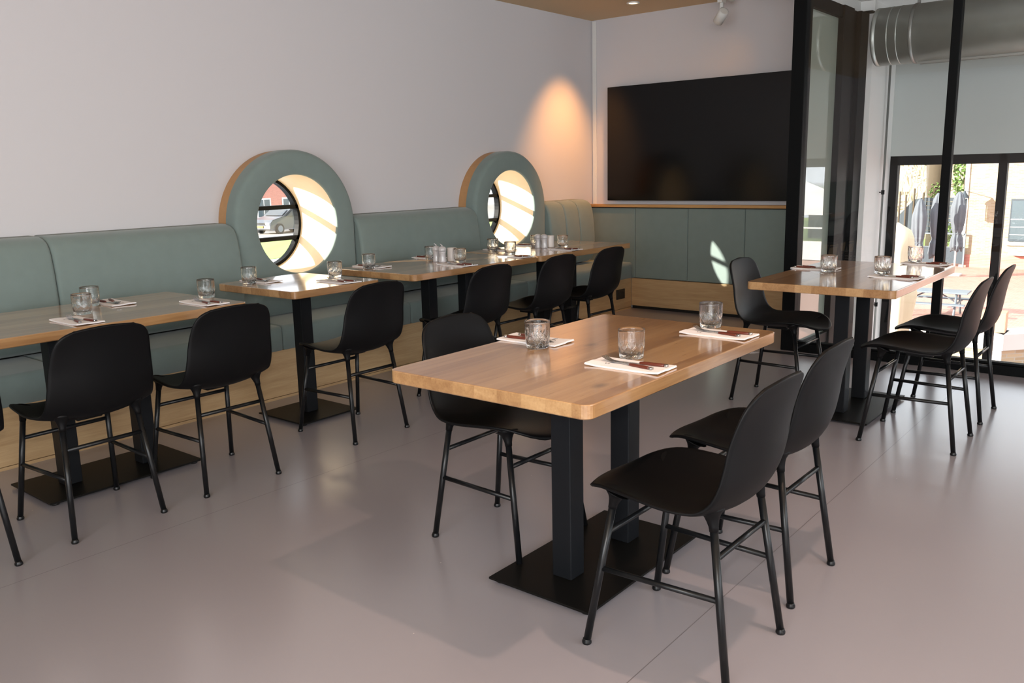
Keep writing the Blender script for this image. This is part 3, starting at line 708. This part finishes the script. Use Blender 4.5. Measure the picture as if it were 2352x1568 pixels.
def fork_proto():
    e = empty('fork', (0, 0, 0))
    mb = MB()
    nP = 14
    def zf(x):  # arc of the head
        t = (x+.095)/.06; return .006+.010*max(0, 1-t)**1.6 - .004*math.sin(max(0, min(1, t))*PI)
    for k in range(4):
        y = -.0093+k*.0062; pts = [(-.095+.040*i/6, y*(1-.1*i/6)) for i in range(7)]
        rings = []
        for x, yy in pts:
            w = .0013 if x < -.09 else .0019; z = zf(x)+.004; rings.append([(x, yy-w, z), (x, yy+w, z), (x, yy+w, z+.0016), (x, yy-w, z+.0016)])
        mb.loft(rings, smooth=False)
    rings = []
    for x, w in ((-.057, .0112), (-.050, .0115), (-.043, .0105), (-.036, .0075), (-.028, .0042), (-.018, .0030), (.0, .0034), (.012, .0048)):
        z = zf(x)+.004 if x < -.04 else .008; rings.append([(x, -w, z), (x, w, z), (x, w, z+.0018), (x, -w, z+.0018)])
    mb.loft(rings, smooth=False)
    mb.build('fork_head', MT['steel'], e)
    h = handle_mesh(.010, .088, .0125, .0085); h.v = [(x, y, z+.0055) for x, y, z in h.v]; h.build('handle', MT['handle'], e)
    h = handle_mesh(.088, .099, .0128, .0088); h.v = [(x, y*1.0, z+.0054) for x, y, z in h.v]; h.build('handle_cap', MT['steel'], e)
    return e
def knife_proto():
    e = empty('knife', (0, 0, 0))
    poly = [(.012, -.0042), (-.01, -.0085), (-.05, -.0095), (-.085, -.0085), (-.100, -.002), (-.104, .004), (-.09, .0055), (.012, .0048)]
    mb = MB().prism(poly, 'z', .0062, .0074)
    mb.build('blade', MT['steel'], e)
    h = handle_mesh(.010, .090, .0135, .009); h.v = [(x, y, z+.0058) for x, y, z in h.v]; h.build('handle', MT['handle'], e)
    h = handle_mesh(.090, .101, .0138, .0092); h.v = [(x, y, z+.0057) for x, y, z in h.v]; h.build('handle_cap', MT['steel'], e)
    return e
nap0 = napkin_proto(); fk0 = fork_proto(); kn0 = knife_proto(); index_kids(None)
PS = [  # napkin centre x, y, side (+1 guest at +x), where
    (-1.303, 2.152, 1, 'at the front right of the nearest table'),
    (-1.303, 2.752, 1, 'at the back right of the nearest table'),
    (-1.785, 2.312, -1, 'behind a tumbler, left side of nearest table'),
    (-1.225, 4.650, 1, 'at the front right of the partition table'),
    (-1.250, 5.350, 1, 'at the back right of the partition table'),
    (-1.712, 4.850, -1, 'on the left side of the partition table'),
    (-3.682, 1.595, 1, 'below the overlapping tumblers, far left table'),
    (-3.682, 2.192, 1, 'at the right end of the far left table'),
    (-4.085, 1.945, -1, 'half hidden behind the overlapping tumblers, far left table'),
    (-4.170, 2.850, -1, 'on the left corner of the small square table'),
    (-3.740, 3.060, 1, 'at the right front of the small square table'),
    (-4.170, 3.690, -1, 'on bench side, left end of the joined tables'),
    (-3.722, 4.020, 1, 'in front of the nearer condiment set'),
    (-4.230, 4.285, -1, 'behind the nearer condiment set, bench side'),
    (-4.170, 4.985, -1, 'on bench side, middle of the joined tables'),
    (-3.730, 4.620, 1, 'at the front edge where the joined tables meet'),
    (-3.732, 5.220, 1, 'in front of the farther condiment set'),
    (-4.195, 5.395, -1, 'behind the farther condiment set, bench side')]
for i, (x, y, s, wh) in enumerate(PS):
    rz = 0 if s > 0 else PI
    j = random.Random(i)
    na = nap0 if i == 0 else copy_tree(nap0)
    fk = fk0 if i == 0 else copy_tree(fk0)
    kn = kn0 if i == 0 else copy_tree(kn0)
    ra = rz+j.uniform(-.03, .03)
    na.location = (x, y, TZ); na.rotation_euler = (0, 0, ra)
    tag(na, 'folded white paper napkin ' + wh, 'napkin', 'folded white napkins under the cutlery')
    c, s_ = math.cos(ra), math.sin(ra)
    def P(lx, ly): return (x+lx*c-ly*s_, y+lx*s_+ly*c, TZ)
    kn.location = P(.012, .020); kn.rotation_euler = (0, 0, ra+.05+j.uniform(-.02, .02))
    fk.location = P(-.006, -.008); fk.rotation_euler = (0, 0, ra-.20+j.uniform(-.03, .03))
    tag(kn, 'brown handled knife on napkin ' + wh, 'knife', 'brown handled knives on napkins')
    tag(fk, 'brown handled fork on napkin ' + wh, 'fork', 'brown handled forks on napkins')

# ---------------------------------------------------------------- condiment sets
def shaker(loc, lab, hook):
    e = empty('spice_mill', loc, 0, lab, 'mill', 'pale grey salt and pepper mills')
    MB().lathe([(.0001, 0), (.026, 0), (.027, .004), (.025, .016), (.0225, .034), (.0215, .050), (.0235, .066), (.0245, .072), (.0001, .072)], 28).build('mill_body', MT['shaker'], e)
    MB().lathe([(.0001, .0722), (.024, .0722), (.027, .080), (.0265, .092), (.021, .101), (.012, .106), (.0001, .108)], 28).build('mill_head', MT['shaker'], e)
    if hook: MB().tube([(0, 0, .107), (.002, -.004, .113), (-.002, -.012, .121), (-.005, -.016, .124)], [.006, .004, .003, .0015], 10).build('mill_crank', MT['shaker'], e)
def votive(loc, lab):
    e = empty('candle_cup', loc, 0, lab, 'candle holder', 'ribbed white candle cups')
    pr = [(.0001, 0), (.030, 0)]
    for k in range(13): pr += [(.0315, .004+k*.0064), (.0335, .0072+k*.0064)]
    pr += [(.033, .090), (.029, .0905), (.028, .05), (.0001, .05)]
    MB().lathe(pr, 32).build('ribbed_cup', MT['ribbed'], e)
    MB().lathe([(.0001, .051), (.0275, .051), (.027, .066), (.0001, .066)], 24).tube([(0, 0, .066), (0, 0, .074)], .001, 8).build('candle', MT['napkin'], e)
shaker((-4.012, 4.128, TZ), 'left grey mill of the nearer condiment set, small curled crank on top', True)
shaker((-3.945, 4.116, TZ), 'right grey mill of the nearer condiment set, small curled crank on top', True)
votive((-3.938, 4.200, TZ), 'ribbed white cup between the mills and a tumbler, nearer condiment set')
shaker((-4.015, 5.262, TZ), 'left grey mill of the farther condiment set', False)
shaker((-3.955, 5.262, TZ), 'right grey mill of the farther condiment set', False)
votive((-3.965, 5.350, TZ), 'ribbed white cup beside the mills, farther condiment set')
# ---------------------------------------------------------------- outdoors, terrace side (one storey below)
GZ = -3.2
struct(MB().box(-24, 45, 8.4, 44.0, GZ-.2, GZ), 'ground_terrace', MT['redbrick'])
struct(MB().box(-24, 45, 44.0, 75, GZ-.2, GZ+.02), 'ground_lawn', MT['grass'])
def parasol(x, y, top, bot, lab, seed):
    e = empty('closed_parasol', (x, y, GZ), 0, lab, 'parasol', 'closed grey parasols on the terrace')
    r = random.Random(seed); n = 64; rings = []
    H = top-GZ; B = bot-GZ; waist = B+(H-B)*.28
    prof = [(B, .20), (B+.12, .23), (waist-.22, .21), (waist, .145), (waist+.2, .20), (waist+.6, .25), (waist+1.0, .26), (H-.35, .20), (H-.12, .13), (H, .05)]
    for k in range(40):
        t = k/39; z = B+(H-B)*t; i = 0
        while i < len(prof)-2 and prof[i+1][0] < z: i += 1
        z0, r0 = prof[i]; z1, r1 = prof[i+1]; q = (z-z0)/(z1-z0); q = q*q*(3-2*q); rr = r0+(r1-r0)*q
        am = .16*(1-.4*t); ring = []
        for j in range(n):
            a = 2*PI*j/n; f = 1+am*math.sin(a*8+seed+1.2*t*2)+.06*math.sin(a*3+seed*2+t*5)
            zz = z+(.10*math.sin(a*4+seed) if k == 0 else 0)
            ring.append((rr*f*math.cos(a), rr*f*math.sin(a), zz))
        rings.append(ring)
    MB().loft(rings).build('canopy', MT['canvas'], e)
    MB().tube([(0, 0, .05), (0, 0, H-.1)], .035, 12).build('pole', MT['white'], e)
    MB().tube([(0, 0, waist-.025), (0, 0, waist+.025)], .155, 24).build('tie_strap', MT['canvas'], e)
    MB().box(-.26, .26, -.26, .26, 0, .07).build('foot', MT['stone'], e, bevel=.01)
parasol(-8.85, 36.4, -.06, -2.45, 'closed grey parasol on the terrace, leftmost of three', 1)
parasol(-8.36, 37.1, .15, -2.36, 'closed grey parasol on the terrace, half behind the partition mullion', 2)
parasol(-7.84, 38.2, .16, -2.15, 'closed grey parasol on the terrace, rightmost of three', 3)
# picnic table
e = empty('picnic_table', (-6.25, 27.8, GZ), .05, 'pale grey picnic table with two benches on the red brick terrace', 'picnic table')
MB().box(-1.0, 1.0, -.38, .38, .71, .76).build('table_top', MT['greysteel'], e, bevel=.01)
for yy in (-.72, .72): MB().box(-1.0, 1.0, yy-.14, yy+.14, .42, .46).build('bench_seat', MT['greysteel'], e, bevel=.01)
for xx in (-.7, .7):
    MB().tube([(xx, -.62, 0), (xx, -.25, .70)], .035, 8).tube([(xx, .62, 0), (xx, .25, .70)], .035, 8).tube([(xx, -.80, .40), (xx, .80, .40)], .03, 8).build('leg_frame', MT['greysteel'], e)
    MB().tube([(xx, 0, .40), (xx*.25, 0, .70)], .022, 8).build('brace', MT['greysteel'], e)
# brick building on the right
b = empty('brick_building', (-8.25, 41.5, GZ), 0, 'pale yellow brick building with dark framed window beyond the terrace', 'building')
MB().box(0, 12, 0, 9, 0, 8).build('wall', MT['yellowbrick'], b)
MB().box(-.10, .06, -.05, .12, 0, 8).build('corner_trim', MT['white'], b)
MB().box(.06, 12, -.03, .0, 0, .55).build('brick_plinth', MT['redwall'], b)
for x0 in (1.72, 5.2, 8.8):
    w = MB().box(x0, x0+1.9, -.06, .02, 1.18, 2.95).build('window', MT['anthracite'], b)
    for k in range(2): MB().box(x0+.06+k*.92, x0+.92+k*.92, -.075, -.055, 1.26+.0, 2.88).build('pane', MT['winglass'], w)
    for k in range(3): MB().box(x0+.05, x0+1.85, -.09, -.07, 1.45+k*.32, 1.48+k*.32).build('railing_bar', MT['white'], w)
    MB().box(x0-.1, x0+2.0, -.16, .0, 1.02, 1.16).build('sill', MT['stone'], b)
    MB().box(x0+.1, x0+1.8, -.45, -.05, .62, .70).build('wall_bench', MT['white'], b)
MB().box(1.6, 12, -.5, 0, 4.75, 4.95).build('eave', MT['anthracite'], b)
# anthracite board fence and steps
f = empty('board_fence', (-10.0, 46, GZ), 0, 'anthracite horizontal board fence behind the closed parasols', 'fence')
for k in range(9): MB().box(-1.0, 1.72, 0, .04, 1.05+k*.2, 1.235+k*.2).build('board', MT['anthracite'], f)
for xx in (-1.0, .45, 1.66): MB().box(xx, xx+.08, -.05, 0, 0, 2.85).build('post', MT['anthracite'], f)
MB().prism([(-3.0, 1.0), (-1.0, 1.0), (-1.0, 2.85), (-1.5, 2.75)], 'y', .0, .05).build('sloping_panel', MT['anthracite'], f)
MB().prism([(.1, 0), (1.2, 0), (1.2, 1.6)], 'y', -.9, -.3).build('stair_side', MT['greysteel'], f)
f = empty('glass_balustrade', (-8.6, 41.3, GZ), 0, 'glass balustrade with grey lower panel between parasol and building', 'balustrade')
MB().box(-1.4, .42, 0, .03, .15, .85).build('lower_panel', MT['anthracite'], f)
MB().box(-1.4, .42, .01, .02, .88, 1.42).build('glass_pane', MT['pane_green'], f)
MB().box(-1.4, .45, -.02, .05, 1.42, 1.47).box(-1.4, .45, -.02, .05, .85, .88).build('rail', MT['greysteel'], f)
for xx in (-1.4, .42): MB().box(xx, xx+.06, -.02, .05, 0, 1.47).build('post', MT['greysteel'], f)
# lantern
f = empty('hanging_lantern', (-8.16, 40.6, -.9), 0, 'white framed lantern with dark roof at the building corner', 'lantern')
MB().lathe([(.20, .72), (.17, .80), (.06, .95), (.03, 1.02), (.0001, 1.03)], 12).build('lantern_roof', MT['anthracite'], f)
g = MB()
for a in range(4): g.tube([(.15*math.cos(a*PI/2+.4), .15*math.sin(a*PI/2+.4), 0), (.15*math.cos(a*PI/2+.4), .15*math.sin(a*PI/2+.4), .72)], .018, 6)
g.build('lantern_frame', MT['white'], f)
MB().lathe([(.0001, .02), (.12, .02), (.12, .70), (.0001, .70)], 12).build('lantern_body', MT['winglass'], f)
MB().tube([(0, .9, .95), (0, 0, 1.03)], .015, 6).build('wall_arm', MT['anthracite'], f)
# trees, poles, planting
def noise_blob(cx, cy, cz, rx, ry, rz, n, s, seed):
    r = random.Random(seed); mb = MB()
    for _ in range(n):
        a, b_ = r.uniform(0, 2*PI), math.acos(r.uniform(-1, 1)); q = r.uniform(.3, 1)**.5
        x, y, z = cx+rx*q*math.sin(b_)*math.cos(a), cy+ry*q*math.sin(b_)*math.sin(a), cz+rz*q*math.cos(b_)
        d = Vector((r.uniform(-1, 1), r.uniform(-1, 1), r.uniform(-1, 1))).normalized()*s; e_ = d.orthogonal().normalized()*s*.5; p = Vector((x, y, z))
        mb.add([p-d, p+e_, p+d, p-e_], [(0, 1, 2, 3)])
    return mb
t = empty('willow_tree', (-10.9, 50, GZ), 0, 'leaning bare willow trunk behind the parasols', 'tree')
MB().tube([(-.35, 0, 0), (-.45, 0, 1.6), (-.6, 0, 3.0), (-.55, 0, 4.4), (-.2, 0, 6.5), (.1, 0, 8)], [.55, .42, .40, .55, .60, .5], 16).tube([(-.6, 0, 4.3), (-1.5, 0, 4.75), (-2.6, .2, 5.0)], [.22, .13, .08], 8).build('trunk', MT['bark'], t)
noise_blob(-.5, -.45, 3.0, .35, .15, .5, 60, .09, 4).build('ivy', MT['leaf'], t)
t = empty('climbing_shrub', (-8.95, 44, GZ), 0, 'green climbing shrub beside the corner of the brick building', 'shrub')
noise_blob(0, 0, 4.0, .42, .4, 1.5, 420, .11, 5).build('leaves', MT['leaf'], t)
MB().tube([(.2, 0, 0), (.15, 0, 2.2), (0, 0, 5)], [.06, .04, .02], 6).build('stem', MT['bark'], t)
t = empty('low_shrub', (-9.15, 42.7, GZ), 0, 'low green shrub in front of the anthracite fence', 'shrub')
noise_blob(0, 0, 1.35, .6, .3, .5, 260, .09, 6).build('leaves', MT['leaf'], t)
MB().tube([(0, 0, 0), (0, 0, 1.3)], .04, 6).build('stem', MT['bark'], t)
for k, (x, y, h, lab) in enumerate(((-12.1, 45.7, 3.15, 'thin wooden pole before the reeds, leftmost of four'), (-11.78, 45.7, 3.0, 'thin wooden pole before the reeds, second from left'), (-11.44, 45.7, 3.3, 'thin wooden pole rising just behind the leftmost parasol'), (-10.98, 45.7, 3.1, 'thin wooden pole right of the leftmost parasol'))):
    tag(MB().tube([(0, 0, 0), (.02*(-1)**k, 0, h)], .045, 8).build('wooden_pole', MT['bark'], loc=(x, y, GZ)), lab, 'pole', 'thin wooden poles before the reeds')
# reed covered bank
r = random.Random(11); mb = MB()
nx, nz = 46, 14
pts = [[(-30+26*i/nx, 56+4*j/nz+r.uniform(-.5, .5), GZ+10.5*j/nz+r.uniform(-.2, .2)) for i in range(nx+1)] for j in range(nz+1)]
mb.loft(pts, cap=False, closed=False)
for _ in range(1500):
    x, z = r.uniform(-22, -7), r.uniform(GZ, 5); y = 55.3+4*(z-GZ)/10.5; w = r.uniform(.02, .05); h = r.uniform(.6, 1.8); l = r.uniform(-.25, .25)
    mb.add([(x-w, y, z), (x+w, y, z), (x+l, y-.1, z+h)], [(0, 1, 2)])
tag(mb.build('reed_bank', MT['reed']), 'pale dry reeds covering the bank behind the terrace', 'reeds', kind='stuff')
# cream closed parasol near the window
e = empty('cream_parasol', (-3.44, 13.0, GZ), 0, 'cream closed parasol close outside the window, left of the grey ones', 'parasol')
rings = []
for k in range(30):
    t_ = k/29; z = .55+(3.70-.55)*t_; rr = .30*(1-.25*t_) if t_ < .9 else .225*math.sqrt(max(0.0, 1-((t_-.9)/.1)**2))+.01
    rr *= 1+.25*math.sin(t_*9+1)*(t_ < .7)
    rings.append([(rr*(1+.13*math.sin(a*7+t_*4)*(t_ < .88))*math.cos(a), rr*(1+.13*math.sin(a*7+t_*4)*(t_ < .88))*math.sin(a), z) for a in [2*PI*q/48 for q in range(48)]])
MB().loft(rings).build('canopy', MT['cream'], e)
MB().tube([(0, 0, 0), (0, 0, .8)], .03, 10).box(-.3, .3, -.3, .3, 0, .06).build('foot', MT['stone'], e)
# planter wall by the water
e = empty('terrace_wall', (-2.58, 16.5, GZ), 0, 'low brick wall with pale stone cap right outside the window', 'wall')
def lwall(mb, w, z0, z1):
    mb.box(-6, w, -w, .45, z0, z1); mb.prism([(w, -w), (w+3.6, 4.2), (w+3.1, 4.5), (-.3, .3)], 'z', z0, z1); return mb
lwall(MB(), .0, 0, 1.32).build('brick_wall', MT['yellowbrick'], e)
lwall(MB(), .06, 1.32, 1.60).build('cap_stone', MT['stone'], e)
lwall(MB(), .08, .86, .98).build('ledge', MT['greysteel'], e)
MB().box(-.22, .04, -.03, .2, 0, 1.32).build('corner_stone', MT['stone'], e)
tag(MB().prism([(-.25, -.2), (.25, -.2), (.22, .2), (-.22, .2)], 'z', 0, .34).build('terracotta_planter', plain('terracotta', srgb(196, 150, 118), .8), loc=(-2.78, 16.78, -1.598), bevel=.01), 'square terracotta planter standing on the low stone-capped wall', 'planter')
# party tent seen in the reflective panel
e = empty('party_tent', (11.6, 43, GZ), 0, 'white party tent with low white panels on the terrace', 'tent')
MB().add([(-2.6, -2, 2.5), (2.6, -2, 2.5), (2.6, 2, 2.5), (-2.6, 2, 2.5), (0, 0, 3.9)], [(0, 1, 4), (1, 2, 4), (2, 3, 4), (3, 0, 4), (3, 2, 1, 0)]).box(-2.6, 2.6, -2.02, -1.98, 2.2, 2.5).build('roof', MT['white'], e)
for xx in (-2.6, -.9, .9, 2.6): MB().tube([(xx, -2, 0), (xx, -2, 2.5)], .05, 8).build('tent_pole', MT['white'], e)
for k in range(3): MB().box(-2.55+1.75*k, -.95+1.75*k, -2.02, -1.98, .05, .95).build('side_panel', MT['white'], e)
MB().box(-2.6, 2.6, -2.02, -1.99, 1.55, 1.62).build('tent_rail', MT['white'], e)
e = empty('boat', (13.5, 54, GZ), .3, 'white boat behind the party tent', 'boat')
MB().loft([[(x, w*math.cos(a)*.9, 3.3+.5*math.sin(a)*(1 if math.sin(a) < 0 else .15)+.25*(abs(x)/3)**2) for a in [2*PI*q/16 for q in range(16)]] for x, w in ((-2.6, .6), (-1.5, .9), (0, 1.0), (1.6, .7), (3.0, .05))]).build('hull', MT['white'], e)
MB().box(-1.2, .4, -.5, .5, 3.4, 3.9).build('cabin', MT['red'], e, bevel=.05)
MB().box(-1.5, 1.5, -.4, .4, 0, 2.9).build('stand', MT['anthracite'], e)

# ---------------------------------------------------------------- outdoors, street side
SZ = -2.2
struct(MB().box(-110, -42.5, -30, 100, SZ-.2, SZ), 'ground_street', MT['asphalt'])
struct(MB().box(-42.5, -32.0, -30, 100, SZ-.2, SZ+.02), 'ground_verge', MT['grass'])
struct(MB().box(-32.0, -24.2, -30, 100, SZ-.2, SZ), 'ground_path', MT['stone'])
h = empty('red_brick_house', (-60, 38, SZ), 0, 'red brick house with white framed windows across the street', 'house')
MB().box(-9, 0, -16, 7.4, 0, 7.5).build('wall', MT['redwall'], h)
for yy in (-13.0, -8.4, -3.8, -1.2, 3.25, 5.75):
    for zz in (.30, 3.6):
        w = MB().box(-.05, .06, yy-.12, yy+1.27, zz, zz+1.6).build('window', MT['white'], h)
        for k in range(2): MB().box(.05, .075, yy+k*.62, yy+.53+k*.62, zz+.12, zz+1.48).build('pane', MT['winglass'], w)
h = empty('yellow_brick_house', (-60, 45.6, SZ), 0, 'pale yellow brick house standing right of the red house', 'house')
MB().box(-9, 0, 0, 24, 0, 7.2).build('wall', plain('yellow_house', srgb(220, 196, 140), .8), h)
for yy in (1.6, 5.6, 9.6, 14, 18):
    w = MB().box(-.05, .06, yy, yy+1.6, .6, 2.2).build('window', MT['white'], h)
    MB().box(.05, .075, yy+.12, yy+1.48, .72, 2.08).build('pane', MT['winglass'], w)
# parked car
c = empty('parked_car', (-46.95, 34.3, SZ), -PI/2+.16, 'grey parked car with yellow number plate seen through the nearer porthole', 'car')
prof = [(-2.2, .35), (-2.25, .75), (-2.1, 1.0), (-1.7, 1.48), (-.9, 1.60), (.3, 1.56), (1.05, 1.10), (1.95, .92), (2.2, .70), (2.22, .32), (1.9, .24), (-1.9, .24)]
def carsec(w, s, zlow=0): return [(x*s, w, .24+(z-.24)*(1 if s == 1 else .985)) for x, z in prof]
MB().loft([carsec(-.80, .97), carsec(-.89, 1), carsec(.89, 1), carsec(.80, .97)], smooth=False).build('car_body', MT['carpaint'], c, bevel=.05)
sw = [(-1.55, 1.05), (-1.3, 1.42), (-.8, 1.50), (.2, 1.47), (.80, 1.08)]
for s in (-1, 1):
    MB().prism(sw, 'y', s*.885, s*.903).build('side_window', MT['carglass'], c)
    for xx in (-1.38, 1.38):
        wh = MB(); wh.tube([(xx, s*.72, .33), (xx, s*.915, .33)], .33, 28).build('wheel', MT['tyre'], c)
        MB().tube([(xx, s*.90, .33), (xx, s*.925, .33)], .21, 20).build('hubcap', MT['greysteel'], c)
    MB().box(2.10, 2.24, s*.62-.16, s*.62+.16, .62, .76).build('headlight', MT['white'], c, bevel=.02)
MB().add([(.42, -.72, 1.50), (.42, .72, 1.50), (1.04, .80, 1.13), (1.04, -.80, 1.13)], [(0, 1, 2, 3)]).build('windscreen', MT['carglass'], c).location = (.03, 0, .03)
MB().box(2.20, 2.245, -.26, .26, .42, .54).build('number_plate', MT['plate'], c)
MB().box(2.18, 2.24, -.45, .45, .60, .74).build('grille', MT['tyre'], c)
